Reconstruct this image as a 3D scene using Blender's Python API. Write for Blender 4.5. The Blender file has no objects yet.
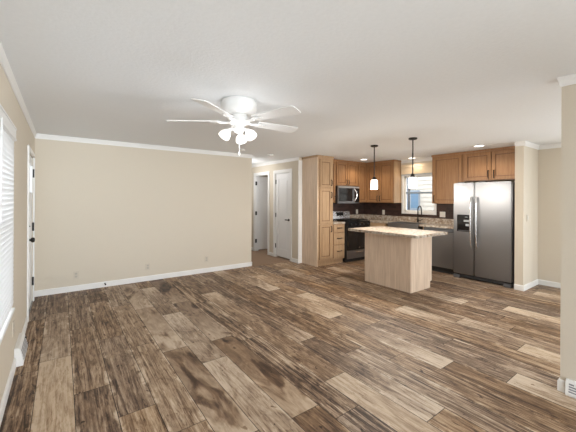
import bpy, bmesh, math, random
from mathutils import Vector, Matrix

sc = bpy.context.scene
COL = sc.collection
R = math.radians

# ------------------------------------------------------------------ camera, sky, lights, exposure
CAM_H = 1.419
cam_data = bpy.data.cameras.new('camera')
cam = bpy.data.objects.new('camera', cam_data)
COL.objects.link(cam)
cam_data.sensor_width = 36.0
cam_data.lens = 36.0 * 310.02 / 576.0
cam_data.shift_y = -(216.0 - 198.56) / 576.0
cam_data.clip_start = 0.02
roll = R(0.2747)
yaw = R(36.126)
right = Vector((math.cos(roll), 0, math.sin(roll)))
up = Vector((-math.sin(roll), 0, math.cos(roll)))
fwd = Vector((0, 1, 0))
m3 = Matrix((right, up, -fwd)).transposed()
cam.matrix_world = Matrix.Translation((0, 0, CAM_H)) @ (Matrix.Rotation(-yaw, 3, 'Z') @ m3).to_4x4()
sc.camera = cam

world = bpy.data.worlds.new('sky')
sc.world = world
world.use_nodes = True
bg = world.node_tree.nodes['Background']
bg.inputs['Color'].default_value = (0.86, 0.93, 1.0, 1)
bg.inputs['Strength'].default_value = 4.0

sc.view_settings.view_transform = 'Standard'
sc.view_settings.look = 'None'
sc.view_settings.gamma = 1.0
sc.view_settings.use_curve_mapping = False
sc.view_settings.exposure = 0.02


def area(name, loc, rot, sx, sy, power, col=(1, 1, 1)):
    d = bpy.data.lights.new(name, 'AREA')
    d.shape = 'RECTANGLE'
    d.size, d.size_y = sx, sy
    d.energy = power
    d.color = col
    o = bpy.data.objects.new(name, d)
    o.location = loc
    o.rotation_euler = [R(a) for a in rot]
    COL.objects.link(o)
    return o


# fill lights added behind the camera, at window openings made for the light
area('rear_fill', (1.35, -1.84, 1.15), (90, 0, 0), 2.7, 1.9, 36, (0.86, 0.94, 1.0))
fill_beam = area('rear_fill_beam', (1.0, -1.83, 1.15), (97, 0, 8), 1.9, 1.8, 16, (0.86, 0.94, 1.0))
fill_beam.data.spread = R(52)
area('dining_fill', (4.8, -1.84, 1.15), (100, 0, 0), 2.7, 1.9, 26, (0.86, 0.94, 1.0))
area('right_fill', (6.43, -0.4, 1.3), (90, 0, 90), 1.5, 1.2, 36, (0.86, 0.94, 1.0))


# ------------------------------------------------------------------ materials
def new_mat(name):
    m = bpy.data.materials.new(name)
    m.use_nodes = True
    nt = m.node_tree
    return m, nt, nt.nodes['Principled BSDF']


def plain(name, col, rough=0.5, metal=0.0, spec=0.5, bump=0.0, bscale=80.0):
    m, nt, p = new_mat(name)
    p.inputs['Base Color'].default_value = (*col, 1)
    p.inputs['Roughness'].default_value = rough
    p.inputs['Metallic'].default_value = metal
    p.inputs['Specular IOR Level'].default_value = spec
    tc = nt.nodes.new('ShaderNodeTexCoord')
    n = nt.nodes.new('ShaderNodeTexNoise')
    n.inputs['Scale'].default_value = bscale
    nt.links.new(tc.outputs['Object'], n.inputs['Vector'])
    if bump:
        b = nt.nodes.new('ShaderNodeBump')
        b.inputs['Strength'].default_value = bump
        b.inputs['Distance'].default_value = 0.004
        nt.links.new(n.outputs['Fac'], b.inputs['Height'])
        nt.links.new(b.outputs['Normal'], p.inputs['Normal'])
    # a trace of tonal variation
    mx = nt.nodes.new('ShaderNodeMix')
    mx.data_type = 'RGBA'
    mx.inputs['A'].default_value = (*[c * 0.97 for c in col], 1)
    mx.inputs['B'].default_value = (*[min(1, c * 1.03) for c in col], 1)
    nt.links.new(n.outputs['Fac'], mx.inputs['Factor'])
    nt.links.new(mx.outputs['Result'], p.inputs['Base Color'])
    return m


def ramp(nt, stops):
    r = nt.nodes.new('ShaderNodeValToRGB')
    el = r.color_ramp.elements
    while len(el) < len(stops):
        el.new(0.5)
    for e, (pos, c) in zip(el, stops):
        e.position = pos
        e.color = (*c, 1)
    return r


def wood(name, dark, light, rough=0.4, scale=(14, 14, 0.9)):
    m, nt, p = new_mat(name)
    tc = nt.nodes.new('ShaderNodeTexCoord')
    mp = nt.nodes.new('ShaderNodeMapping')
    mp.inputs['Scale'].default_value = scale
    n = nt.nodes.new('ShaderNodeTexNoise')
    n.inputs['Scale'].default_value = 4.0
    n.inputs['Detail'].default_value = 6
    n.inputs['Distortion'].default_value = 0.5
    r = ramp(nt, [(0.3, dark), (0.7, light)])
    nt.links.new(tc.outputs['Object'], mp.inputs['Vector'])
    nt.links.new(mp.outputs['Vector'], n.inputs['Vector'])
    nt.links.new(n.outputs['Fac'], r.inputs['Fac'])
    nt.links.new(r.outputs['Color'], p.inputs['Base Color'])
    p.inputs['Roughness'].default_value = rough
    return m


def emit(name, col, strength):
    m, nt, p = new_mat(name)
    p.inputs['Base Color'].default_value = (*col, 1)
    p.inputs['Emission Color'].default_value = (*col, 1)
    p.inputs['Emission Strength'].default_value = strength
    return m


def steel(name, col, rough, stretch):
    m, nt, p = new_mat(name)
    p.inputs['Base Color'].default_value = (*col, 1)
    p.inputs['Metallic'].default_value = 0.95
    tc = nt.nodes.new('ShaderNodeTexCoord')
    mp = nt.nodes.new('ShaderNodeMapping')
    mp.inputs['Scale'].default_value = stretch
    n = nt.nodes.new('ShaderNodeTexNoise')
    n.inputs['Scale'].default_value = 5
    n.inputs['Detail'].default_value = 3
    mr = nt.nodes.new('ShaderNodeMapRange')
    mr.inputs['To Min'].default_value = rough - 0.02
    mr.inputs['To Max'].default_value = rough + 0.02
    nt.links.new(tc.outputs['Object'], mp.inputs['Vector'])
    nt.links.new(mp.outputs['Vector'], n.inputs['Vector'])
    nt.links.new(n.outputs['Fac'], mr.inputs['Value'])
    nt.links.new(mr.outputs['Result'], p.inputs['Roughness'])
    return m


def glass(name, tint=(1, 1, 1), gloss=0.08):
    m = bpy.data.materials.new(name)
    m.use_nodes = True
    nt = m.node_tree
    nt.nodes.clear()
    out = nt.nodes.new('ShaderNodeOutputMaterial')
    t = nt.nodes.new('ShaderNodeBsdfTransparent')
    t.inputs['Color'].default_value = (*tint, 1)
    g = nt.nodes.new('ShaderNodeBsdfGlossy')
    g.inputs['Roughness'].default_value = 0.03
    mx = nt.nodes.new('ShaderNodeMixShader')
    mx.inputs['Fac'].default_value = gloss
    nt.links.new(t.outputs[0], mx.inputs[1])
    nt.links.new(g.outputs[0], mx.inputs[2])
    nt.links.new(mx.outputs[0], out.inputs['Surface'])
    return m


def translucent(name, col, fac):
    m = bpy.data.materials.new(name)
    m.use_nodes = True
    nt = m.node_tree
    nt.nodes.clear()
    out = nt.nodes.new('ShaderNodeOutputMaterial')
    d = nt.nodes.new('ShaderNodeBsdfDiffuse')
    t = nt.nodes.new('ShaderNodeBsdfTranslucent')
    d.inputs['Color'].default_value = (*col, 1)
    t.inputs['Color'].default_value = (*col, 1)
    mx = nt.nodes.new('ShaderNodeMixShader')
    mx.inputs['Fac'].default_value = fac
    nt.links.new(d.outputs[0], mx.inputs[1])
    nt.links.new(t.outputs[0], mx.inputs[2])
    nt.links.new(mx.outputs[0], out.inputs['Surface'])
    return m


M = {}
M['wall'] = plain('wall_paint', (0.69, 0.62, 0.515), 0.75, spec=0.25, bump=0.05, bscale=120)
M['ceiling'] = plain('ceiling_texture', (0.85, 0.865, 0.875), 0.85, spec=0.2, bump=0.35, bscale=45)
M['trim'] = plain('trim_paint', (0.86, 0.85, 0.83), 0.45)
M['door'] = plain('door_paint', (0.84, 0.84, 0.84), 0.45)
M['plate'] = plain('plate_plastic', (0.78, 0.75, 0.68), 0.4)
M['plate_almond'] = plain('plate_almond', (0.64, 0.57, 0.47), 0.45)
M['socket'] = plain('socket_plastic', (0.5, 0.45, 0.38), 0.45)
M['white'] = plain('white_enamel', (0.84, 0.83, 0.81), 0.4)
M['black'] = plain('black_metal', (0.012, 0.011, 0.010), 0.45)
M['blackgloss'] = plain('black_gloss', (0.010, 0.010, 0.011), 0.12)
M['blackmatte'] = plain('black_matte', (0.02, 0.02, 0.021), 0.6)
M['bronze'] = plain('dark_bronze', (0.020, 0.015, 0.012), 0.45, metal=0.2)
M['steel'] = steel('stainless', (0.27, 0.27, 0.277), 0.38, (1, 1, 40))
M['steelhandle'] = steel('handle_steel', (0.72, 0.72, 0.73), 0.22, (20, 20, 1))
M['darkgrey'] = plain('dark_grey_plastic', (0.09, 0.09, 0.095), 0.5)
M['grey'] = plain('grey_plastic', (0.42, 0.43, 0.44), 0.5)
M['louver'] = plain('louver_shadow_grey', (0.27, 0.27, 0.29), 0.6)
M['honey'] = wood('honey_maple', (0.29, 0.145, 0.062), (0.40, 0.215, 0.10), 0.38)
M['pale'] = wood('pale_lit_maple', (0.40, 0.255, 0.14), (0.52, 0.35, 0.21), 0.45)  # same maple as honey; the difference in lighting is put into the colour
M['gap_shade'] = wood('gap_shade', (0.15, 0.07, 0.03), (0.22, 0.11, 0.05), 0.5)  # dark brown that paints the shadow gaps in and around cabinet fronts
M['oak'] = wood('pale_oak_panel', (0.66, 0.50, 0.365), (0.83, 0.66, 0.51), 0.5, (9, 9, 0.6))
M['glass'] = glass('window_glass')
M['slat'] = translucent('blind_slat', (0.9, 0.9, 0.9), 0.45)
M['cream'] = plain('cream_blind', (0.80, 0.66, 0.48), 0.6)
M['frost'] = translucent('frosted_glass', (0.95, 0.95, 0.95), 0.6)
M['shade'] = emit('lit_glass_shade', (1.0, 0.97, 0.93), 0.75)
M['pshade'] = emit('lit_pendant_shade', (1.0, 0.96, 0.90), 2.2)
M['can'] = emit('lit_can_lens', (1.0, 0.96, 0.88), 5.0)
M['siding'] = plain('white_siding', (0.64, 0.60, 0.54), 0.7)
M['bluesiding'] = plain('blue_grey_siding', (0.15, 0.20, 0.27), 0.7)
M['bluepane'] = plain('blue_window_pane', (0.16, 0.28, 0.42), 0.2)
M['sash'] = plain('grey_sash', (0.30, 0.36, 0.43), 0.5)
M['ground'] = plain('yard_gravel', (0.45, 0.42, 0.37), 0.9, bscale=20)
M['carpet'] = plain('hall_carpet', (0.31, 0.215, 0.15), 0.95, spec=0.1, bump=0.5, bscale=300)


def granite():
    m, nt, p = new_mat('speckled_laminate')
    tc = nt.nodes.new('ShaderNodeTexCoord')
    n1 = nt.nodes.new('ShaderNodeTexNoise')
    n1.inputs['Scale'].default_value = 22
    n1.inputs['Detail'].default_value = 8
    n1.inputs['Roughness'].default_value = 0.75
    r = ramp(nt, [(0.34, (0.17, 0.11, 0.075)), (0.45, (0.36, 0.27, 0.20)), (0.54, (0.53, 0.46, 0.38)), (0.66, (0.74, 0.69, 0.62))])
    nt.links.new(tc.outputs['Object'], n1.inputs['Vector'])
    nt.links.new(n1.outputs['Fac'], r.inputs['Fac'])
    nt.links.new(r.outputs['Color'], p.inputs['Base Color'])
    p.inputs['Roughness'].default_value = 0.22
    return m


def tile():
    m, nt, p = new_mat('dark_mosaic_tile')
    tc = nt.nodes.new('ShaderNodeTexCoord')
    sp = nt.nodes.new('ShaderNodeSeparateXYZ')
    cb = nt.nodes.new('ShaderNodeCombineXYZ')
    ad = nt.nodes.new('ShaderNodeMath')
    ad.operation = 'ADD'
    nt.links.new(tc.outputs['Object'], sp.inputs[0])
    nt.links.new(sp.outputs['X'], ad.inputs[0])
    nt.links.new(sp.outputs['Y'], ad.inputs[1])
    nt.links.new(ad.outputs[0], cb.inputs['X'])
    nt.links.new(sp.outputs['Z'], cb.inputs['Y'])
    b = nt.nodes.new('ShaderNodeTexBrick')
    b.inputs['Scale'].default_value = 1.0
    b.inputs['Brick Width'].default_value = 0.10
    b.inputs['Row Height'].default_value = 0.05
    b.inputs['Mortar Size'].default_value = 0.002
    b.inputs['Color1'].default_value = (0.030, 0.015, 0.012, 1)
    b.inputs['Color2'].default_value = (0.065, 0.032, 0.025, 1)
    b.inputs['Mortar'].default_value = (0.05, 0.035, 0.03, 1)
    nt.links.new(cb.outputs[0], b.inputs['Vector'])
    nt.links.new(b.outputs['Color'], p.inputs['Base Color'])
    p.inputs['Roughness'].default_value = 0.3
    return m


def planks_mat():
    m, nt, p = new_mat('rustic_plank')
    L = nt.links.new
    at = nt.nodes.new('ShaderNodeAttribute')
    at.attribute_name = 'plank'            # R tone, G random id, B streakiness
    sep = nt.nodes.new('ShaderNodeSeparateColor')
    L(at.outputs['Color'], sep.inputs['Color'])
    uv = nt.nodes.new('ShaderNodeUVMap')
    uv.uv_map = 'UVMap'
    su = nt.nodes.new('ShaderNodeSeparateXYZ')
    L(uv.outputs['UV'], su.inputs[0])

    def math_(op, a, b=None, c=None):
        n = nt.nodes.new('ShaderNodeMath')
        n.operation = op
        for i, v in enumerate((a, b, c)):
            if v is None:
                continue
            if isinstance(v, (int, float)):
                n.inputs[i].default_value = v
            else:
                L(v, n.inputs[i])
        return n.outputs[0]

    def noise(su_, sv_, detail, dist=0.0, rough=0.6, off=37.0):
        cb = nt.nodes.new('ShaderNodeCombineXYZ')
        L(math_('MULTIPLY', su.outputs['X'], su_), cb.inputs['X'])
        L(math_('MULTIPLY', su.outputs['Y'], sv_), cb.inputs['Y'])
        L(math_('MULTIPLY', sep.outputs['Green'], off), cb.inputs['Z'])
        n = nt.nodes.new('ShaderNodeTexNoise')
        n.inputs['Scale'].default_value = 1.0
        n.inputs['Detail'].default_value = detail
        n.inputs['Distortion'].default_value = dist
        n.inputs['Roughness'].default_value = rough
        L(cb.outputs[0], n.inputs['Vector'])
        return math_('SUBTRACT', n.outputs['Fac'], 0.5)

    def step(v, lo, hi, tmin=0.0, tmax=1.0):
        n = nt.nodes.new('ShaderNodeMapRange')
        n.interpolation_type = 'SMOOTHSTEP'
        n.inputs['From Min'].default_value = lo
        n.inputs['From Max'].default_value = hi
        n.inputs['To Min'].default_value = tmin
        n.inputs['To Max'].default_value = tmax
        L(v, n.inputs['Value'])
        return n.outputs['Result']

    streak = noise(26, 1.0, 5, 1.6, 0.65)
    fine = noise(150, 5, 3, 0.3)
    blotch = noise(7, 2.2, 4, 2.4, 0.6, 53.0)
    worn = noise(46, 9, 6, 1.2, 0.8, 71.0)
    u = math_('MULTIPLY_ADD', sep.outputs['Green'], -11.0, su.outputs['X'])
    side = math_('MINIMUM', u, math_('SUBTRACT', 0.226, u))
    edge = math_('MULTIPLY', step(math_('MULTIPLY_ADD', blotch, -0.05, side), 0.034, 0.004), step(noise(3, 3.5, 4, 1.0, 0.6, 91.0), -0.02, 0.10))
    fleck = step(noise(60, 3.6, 6, 0.8, 0.72, 29.0), 0.045, 0.10)
    stain = step(noise(9, 3.2, 5, 2.2, 0.62, 17.0), 0.06, 0.20)
    calm = math_('MULTIPLY_ADD', at.outputs['Alpha'], -0.72, 1.0)      # smoky boards are smooth
    a = math_('MULTIPLY', streak, math_('MULTIPLY_ADD', sep.outputs['Blue'], 2.3, 0.55))
    a = math_('MULTIPLY_ADD', fine, 0.32, a)
    a = math_('MULTIPLY_ADD', worn, 0.70, a)
    a = math_('MULTIPLY_ADD', edge, 0.34, a)
    a = math_('MULTIPLY_ADD', fleck, -0.24, a)
    a = math_('MULTIPLY_ADD', stain, -0.20, a)
    t = math_('MULTIPLY_ADD', a, calm, math_('ADD', sep.outputs['Red'], 0.03))
    t = math_('MULTIPLY_ADD', blotch, 0.70, t)
    smoke = step(noise(5.0, 1.5, 3, 1.6, 0.5, 7.0), 0.0, 0.17)
    t = math_('MULTIPLY_ADD', math_('MULTIPLY', smoke, at.outputs['Alpha']), -0.34, t)
    knot = step(noise(26, 14, 2, 0.4, 0.5, 83.0), 0.20, 0.25)
    t = math_('MULTIPLY_ADD', knot, -0.35, t)
    r = ramp(nt, [(0.02, (0.034, 0.020, 0.013)), (0.24, (0.112, 0.068, 0.044)), (0.44, (0.245, 0.165, 0.110)),
                  (0.66, (0.44, 0.332, 0.240)), (0.90, (0.63, 0.525, 0.415))])
    L(t, r.inputs['Fac'])
    # hue drift between warm brown and grey brown
    hs = nt.nodes.new('ShaderNodeHueSaturation')
    L(r.outputs['Color'], hs.inputs['Color'])
    L(math_('MULTIPLY_ADD', math_('ADD', blotch, math_('SUBTRACT', sep.outputs['Green'], 0.5)), 0.30, 1.10), hs.inputs['Saturation'])
    L(hs.outputs['Color'], p.inputs['Base Color'])
    L(math_('MULTIPLY_ADD', worn, 0.25, 0.50), p.inputs['Roughness'])
    p.inputs['Specular IOR Level'].default_value = 0.28
    bp = nt.nodes.new('ShaderNodeBump')
    bp.inputs['Strength'].default_value = 0.25
    bp.inputs['Distance'].default_value = 0.002
    L(math_('ADD', streak, worn), bp.inputs['Height'])
    L(bp.outputs['Normal'], p.inputs['Normal'])
    return m


M['granite'] = granite()
M['tile'] = tile()
M['plank'] = planks_mat()
M['gap'] = plain('plank_gap', (0.03, 0.02, 0.014), 0.8)


# ------------------------------------------------------------------ builders
def bx(bm, x0, x1, y0, y1, z0, z1, bevel=0.0):
    if x0 > x1: x0, x1 = x1, x0
    if y0 > y1: y0, y1 = y1, y0
    if z0 > z1: z0, z1 = z1, z0
    vs = [bm.verts.new((x, y, z)) for x in (x0, x1) for y in (y0, y1) for z in (z0, z1)]
    q = [(0, 1, 3, 2), (4, 6, 7, 5), (0, 4, 5, 1), (2, 3, 7, 6), (0, 2, 6, 4), (1, 5, 7, 3)]
    fs = [bm.faces.new([vs[i] for i in f]) for f in q]
    if bevel:
        es = list({e for f in fs for e in f.edges})
        bmesh.ops.bevel(bm, geom=es, offset=bevel, segments=2, affect='EDGES')
    return bm


def tube(bm, pts, r, n=10, caps=True):
    """round bar through pts; r a number or one per point"""
    pts = [Vector(p) for p in pts]
    rs = r if isinstance(r, (list, tuple)) else [r] * len(pts)
    rings = []
    prev = None
    for i, p in enumerate(pts):
        if i == 0: d = pts[1] - p
        elif i == len(pts) - 1: d = p - pts[i - 1]
        else: d = (pts[i + 1] - p).normalized() + (p - pts[i - 1]).normalized()
        d.normalize()
        if prev is None:
            a = d.orthogonal().normalized()
        else:
            a = (prev - d * prev.dot(d)).normalized()
        prev = a
        b = d.cross(a)
        rings.append([bm.verts.new(p + (a * math.cos(2 * math.pi * k / n) + b * math.sin(2 * math.pi * k / n)) * rs[i]) for k in range(n)])
    for A, B in zip(rings, rings[1:]):
        for k in range(n):
            bm.faces.new([A[k], A[(k + 1) % n], B[(k + 1) % n], B[k]])
    if caps:
        bm.faces.new(rings[0][::-1])
        bm.faces.new(rings[-1])
    return bm


def lathe(bm, prof, c, n=28, axis=None, cap=True):
    """revolve (r, h) pairs about the axis through c"""
    q = Vector((0, 0, 1)).rotation_difference(Vector(axis)) if axis else None
    rings = []
    for r, hh in prof:
        ring = []
        for k in range(n):
            a = 2 * math.pi * k / n
            v = Vector((r * math.cos(a), r * math.sin(a), hh))
            if q: v = q @ v
            ring.append(bm.verts.new(Vector(c) + v))
        rings.append(ring)
    for A, B in zip(rings, rings[1:]):
        for k in range(n):
            bm.faces.new([A[k], A[(k + 1) % n], B[(k + 1) % n], B[k]])
    if cap:
        bm.faces.new(rings[0][::-1])
        bm.faces.new(rings[-1])
    return bm


def prism(bm, poly, a, b):
    """extrude 3-D polygon poly from offset a to offset b (vectors)"""
    A = [bm.verts.new(Vector(p) + Vector(a)) for p in poly]
    B = [bm.verts.new(Vector(p) + Vector(b)) for p in poly]
    n = len(poly)
    for k in range(n):
        bm.faces.new([A[k], A[(k + 1) % n], B[(k + 1) % n], B[k]])
    bm.faces.new(A[::-1])
    bm.faces.new(B)
    return bm


def root_loc(o):
    v = Vector((0, 0, 0))
    while o is not None:
        v += o.location
        o = o.parent
    return v


def obj(name, bm, mat, parent=None, smooth=False, bev=0.0):
    """link bm (world coordinates) as one mesh object"""
    bmesh.ops.recalc_face_normals(bm, faces=bm.faces)
    off = root_loc(parent)
    if off.length:
        bmesh.ops.translate(bm, verts=bm.verts, vec=-off)
    me = bpy.data.meshes.new(name)
    bm.to_mesh(me)
    bm.free()
    mats = mat if isinstance(mat, (list, tuple)) else [mat]
    for m in mats:
        me.materials.append(M[m])
    if smooth:
        for f in me.polygons: f.use_smooth = True
        me.set_sharp_from_angle(angle=R(40))
    o = bpy.data.objects.new(name, me)
    COL.objects.link(o)
    o.parent = parent
    if bev:
        b = o.modifiers.new('edge', 'BEVEL')
        b.width = bev
        b.segments = 2
        b.limit_method = 'ANGLE'
    return o


def thing(name, label, cat, loc, group=None):
    o = bpy.data.objects.new(name, None)
    o.empty_display_size = 0.1
    o.location = loc
    COL.objects.link(o)
    o['label'] = label
    o['category'] = cat
    if group: o['group'] = group
    return o


def tag(o, label, cat, group=None):
    o['label'] = label
    o['category'] = cat
    if group: o['group'] = group
    return o


def struct(name, bm, mat, parent=None, **k):
    o = obj(name, bm, mat, parent, **k)
    if parent is None: o['kind'] = 'structure'
    return o


def dup(root, loc, label, group=None):
    r = root.copy()
    COL.objects.link(r)
    r.location = loc
    r['label'] = label
    if group: r['group'] = group
    for ch in list(root.children):
        c = ch.copy()
        COL.objects.link(c)
        c.parent = r
        for g in list(ch.children):
            d = g.copy()
            COL.objects.link(d)
            d.parent = c
    return r


class Frame:
    """u along a face, v up, n out of it"""
    def __init__(self, o, u, n):
        self.o, self.u, self.n = Vector(o), Vector(u), Vector(n)

    def p(self, u, v, n):
        return self.o + self.u * u + Vector((0, 0, v)) + self.n * n

    def box(self, bm, u0, u1, v0, v1, n0, n1, bevel=0.0):
        a, b = self.p(u0, v0, n0), self.p(u1, v1, n1)
        return bx(bm, a.x, b.x, a.y, b.y, a.z, b.z, bevel)


def shaker(bm, F, u0, u1, v0, v1, rail=0.055, t=0.022):
    """framed door with a recessed field; grooves and outer edges (material 1) are painted dark as shadow gaps"""
    e = 0.0005
    n0 = len(bm.faces)
    F.box(bm, u0 - .0025, u1 + .0025, v0 - .0025, v1 + .0025, 0, t - .012)
    b = 0.009
    for (a0, a1, c0, c1) in ((u0 + rail, u0 + rail + b, v0 + rail, v1 - rail), (u1 - rail - b, u1 - rail, v0 + rail, v1 - rail),
                             (u0 + rail, u1 - rail, v0 + rail, v0 + rail + b), (u0 + rail, u1 - rail, v1 - rail - b, v1 - rail)):
        F.box(bm, a0, a1, c0, c1, 0.002, t - 0.009)
    bm.faces.ensure_lookup_table()
    for f in bm.faces[n0:]: f.material_index = 1
    F.box(bm, u0, u0 + rail, v0, v1, 0.004, t, 0.002)
    F.box(bm, u1 - rail, u1, v0, v1, 0.004, t, 0.002)
    F.box(bm, u0 + rail - e, u1 - rail + e, v0, v0 + rail, 0.004, t - e, 0.002)
    F.box(bm, u0 + rail - e, u1 - rail + e, v1 - rail, v1, 0.004, t - e, 0.002)
    F.box(bm, u0 + rail + b + .004, u1 - rail - b - .004, v0 + rail + b + .004, v1 - rail - b - .004, 0.001, t - 0.005, .003)
    return bm


def pull(F, u, v, length, vertical, parent, t=0.021, mat='bronze'):
    bm = bmesh.new()
    h = length / 2
    if vertical:
        pts = [(u, v - h, t), (u, v - h * 0.96, t + 0.022), (u, v - h * 0.5, t + 0.03), (u, v + h * 0.5, t + 0.03), (u, v + h * 0.96, t + 0.022), (u, v + h, t)]
    else:
        pts = [(u - h, v, t), (u - h * 0.96, v, t + 0.022), (u - h * 0.5, v, t + 0.03), (u + h * 0.5, v, t + 0.03), (u + h * 0.96, v, t + 0.022), (u + h, v, t)]
    tube(bm, [F.p(*q) for q in pts], 0.0078, 8)
    return obj('handle', bm, mat, parent, smooth=True)


def cab_door(F, u0, u1, v0, v1, parent, mat, hu, hv, hl=0.12, rail=0.055):
    bm = bmesh.new()
    shaker(bm, F, u0, u1, v0, v1, rail)
    d = obj('door', bm, [mat, 'gap_shade'], parent)
    pull(F, hu, hv, hl, True, d)
    return d


# ------------------------------------------------------------------ setting
H = 2.33
XL, YB, XR = -0.315, 5.705, 6.48
YK = 5.46          # kitchen back wall
YREAR = -1.9
HX = 4.20          # hall wall face
XC = 3.004          # face of the short wall at the right of the picture
random.seed(4)

# floor: individual planks in one surface over a dark base
def build_floor():
    bm = bmesh.new()
    uvl = bm.loops.layers.uv.new('UVMap')
    cl = bm.loops.layers.float_color.new('plank')
    x0f, x1f, y0f, y1f = XL, XR + 0.02, YREAR, YB + 0.005
    W, LEN, g = 0.226, 1.333, 0.0021
    phase = {-1: 0.60, 0: 3.40, 1: 2.70, 2: 3.59, 3: 1.91, 4: 2.97, 5: 2.58, 6: 2.93, 7: 1.43, 8: 1.775, 9: 1.07, 10: 1.98,
             11: 0.35, 12: 1.335, 13: 0.94, 14: 0.22, 15: 0.68, 16: 1.085, 17: 1.75, 18: 1.30, 19: 0.15, 20: 2.0, 21: 1.6,
             22: 0.55, 23: 1.15, 24: 2.14, 25: 0.8, 26: 1.6, 27: 0.3, 28: 1.0, 29: 0.5}
    # tone at the near end and at the far end, streakiness, of the planks one can tell in the photograph
    look = {
        (0, 2.07): (.70, .86, .15), (0, 3.40): (.62, .58, .2), (0, 4.73): (.36, .40, .2),
        (-1, 1.93): (.32, .42, .6), (-1, 3.27): (.44, .36, .6), (-1, 4.6): (.38, .34, .5),
        (1, 1.37): (.36, .38, .35), (1, 2.70): (.50, .42, .35), (1, 4.09): (.42, .42, .3),
        (2, .92): (.50, .52, .3), (2, 2.27): (.40, .50, .35), (2, 3.59): (.42, .50, .3), (2, 4.92): (.32, .34, .2),
        (3, .58): (.54, .5, .3), (3, 1.91): (.52, .50, .3), (3, 3.24): (.52, .5, .3), (3, 4.57): (.5, .48, .3),
        (4, 1.64): (.74, .50, .05), (4, 2.97): (.88, .58, .05), (4, 4.30): (.72, .58, .05),
        (5, 1.25): (.58, .80, .2), (5, 2.58): (.54, .86, .2), (5, 3.92): (.46, .78, .2), (5, 5.25): (.4, .4, .2),
        (6, .25): (.3, .34, .2), (6, 1.60): (.72, .40, .1), (6, 2.93): (.66, .44, .1), (6, 4.26): (.6, .36, .1),
        (7, .10): (.34, .36, .9), (7, 1.43): (.38, .44, .9), (7, 2.76): (.44, .40, .9), (7, 4.09): (.42, .38, .9),
        (8, .44): (.62, .82, .1), (8, 1.775): (.46, .54, .15), (8, 3.11): (.46, .82, .15), (8, 4.44): (.40, .42, .2),
        (9, 1.07): (.78, .34, .4), (9, 2.40): (.72, .28, .4), (9, 3.74): (.34, .36, .5),
        (10, .65): (.48, .5, .5), (10, 1.98): (.38, .36, .5), (10, 3.31): (.30, .36, .5),
        (11, .35): (.42, .46, .5), (11, 1.68): (.44, .42, .5), (11, 3.02): (.42, .36, .5),
        (12, 1.335): (.88, .44, .1), (12, 2.67): (.86, .46, .1), (12, 4.0): (.84, .46, .1),
        (13, .94): (.40, .40, .3), (13, 2.27): (.52, .84, .2), (13, 3.61): (.42, .8, .2), (13, -.39): (.5, .86, .2),
        (14, .22): (.42, .42, .6), (14, 1.55): (.40, .44, .6), (14, 2.89): (.38, .36, .6),
        (15, .68): (.46, .38, .6), (15, 2.01): (.40, .42, .6), (15, 3.35): (.34, .36, .6),
        (16, -.25): (.6, .88, .15), (16, 1.085): (.42, .84, .25), (16, 2.42): (.4, .4, .4), (16, 3.75): (.4, .8, .2),
        (18, 1.30): (.5, .36, .3), (20, 2.0): (.82, .48, .2), (20, .67): (.44, .44, .3), (21, .27): (.58, .88, .15), (21, 1.6): (.40, .44, .3),
        (24, 2.14): (.5, .5, .2),
    }
    i = -1
    while True:
        a = -0.15 + i * W
        b = a + W
        if a > x1f: break
        aa, bb = max(a, x0f), min(b, x1f)
        ph = phase.get(i, random.random())
        n0 = math.floor((y0f - ph) / LEN)
        k = n0
        while ph + k * LEN < y1f:
            ya, yb = ph + k * LEN, ph + (k + 1) * LEN
            pid = random.random()
            tn, tf, st = random.choice([(.40, .44, .4), (.44, .36, .5), (.36, .42, .4), (.48, .52, .3), (.5, .38, .3), (.34, .34, .6), (.46, .76, .2)])
            for (ri, ry), v in look.items():
                if ri == i and abs(ry - ya) < 0.12:
                    tn, tf, st = v
            y0, y1 = max(ya, y0f), min(yb, y1f)
            k += 1
            if y1 - y0 < 0.01: continue
            # four steps along a plank, so that the tone drifts like the printed board
            N = 6
            u_off = pid * 11.0
            prev = None
            for s in range(N + 1):
                yy = y0 + g + (y1 - y0 - 2 * g) * s / N
                vs = (bm.verts.new((aa + g, yy, 0)), bm.verts.new((bb - g, yy, 0)))
                if prev:
                    f = bm.faces.new([prev[0], prev[1], vs[1], vs[0]])
                    for lp in f.loops:
                        c = lp.vert.co
                        w = (c.y - ya) / LEN
                        e = w ** 2.2 if tf > tn else 1 - (1 - w) ** 2.2
                        lp[uvl].uv = (c.x - a + u_off, c.y - ya + pid * 5)
                        lp[cl] = (tn + (tf - tn) * e, pid, st, 1.0 if i in (4, 6) and ya > 0.5 else (0.25 if i in (0, 5, 8, 12) else 0.0))
                prev = vs
        i += 1
    base = len(bm.faces)
    vs = [bm.verts.new(c) for c in ((x0f - .1, y0f - .1, -0.003), (x1f + .1, y0f - .1, -0.003), (x1f + .1, y1f, -0.003), (x0f - .1, y1f, -0.003))]
    f = bm.faces.new(vs)
    f.material_index = 1
    # the slab under it
    bx(bm, x0f - .1, x1f + .1, y0f - .1, y1f, -0.12, -0.004)
    for q in bm.faces:
        if q.index == -1: pass
    me = bpy.data.meshes.new('floor')
    bm.faces.ensure_lookup_table()
    for j, q in enumerate(bm.faces):
        if j >= base: q.material_index = 1
        elif q.normal.z < 0: q.normal_flip()
    bm.normal_update()
    bm.to_mesh(me)
    bm.free()
    me.materials.append(M['plank'])
    me.materials.append(M['gap'])
    o = bpy.data.objects.new('floor', me)
    COL.objects.link(o)
    o['kind'] = 'structure'
build_floor()

bm = bmesh.new(); bx(bm, 3.22, HX, 5.62, 9.2, -0.002, 0.006); bx(bm, HX, 6.6, 5.72, 9.2, -0.002, 0.006); bx(bm, 3.1, 6.6, 5.72, 9.2, -0.12, -0.002)
struct('floor_hall', bm, 'carpet')

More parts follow.
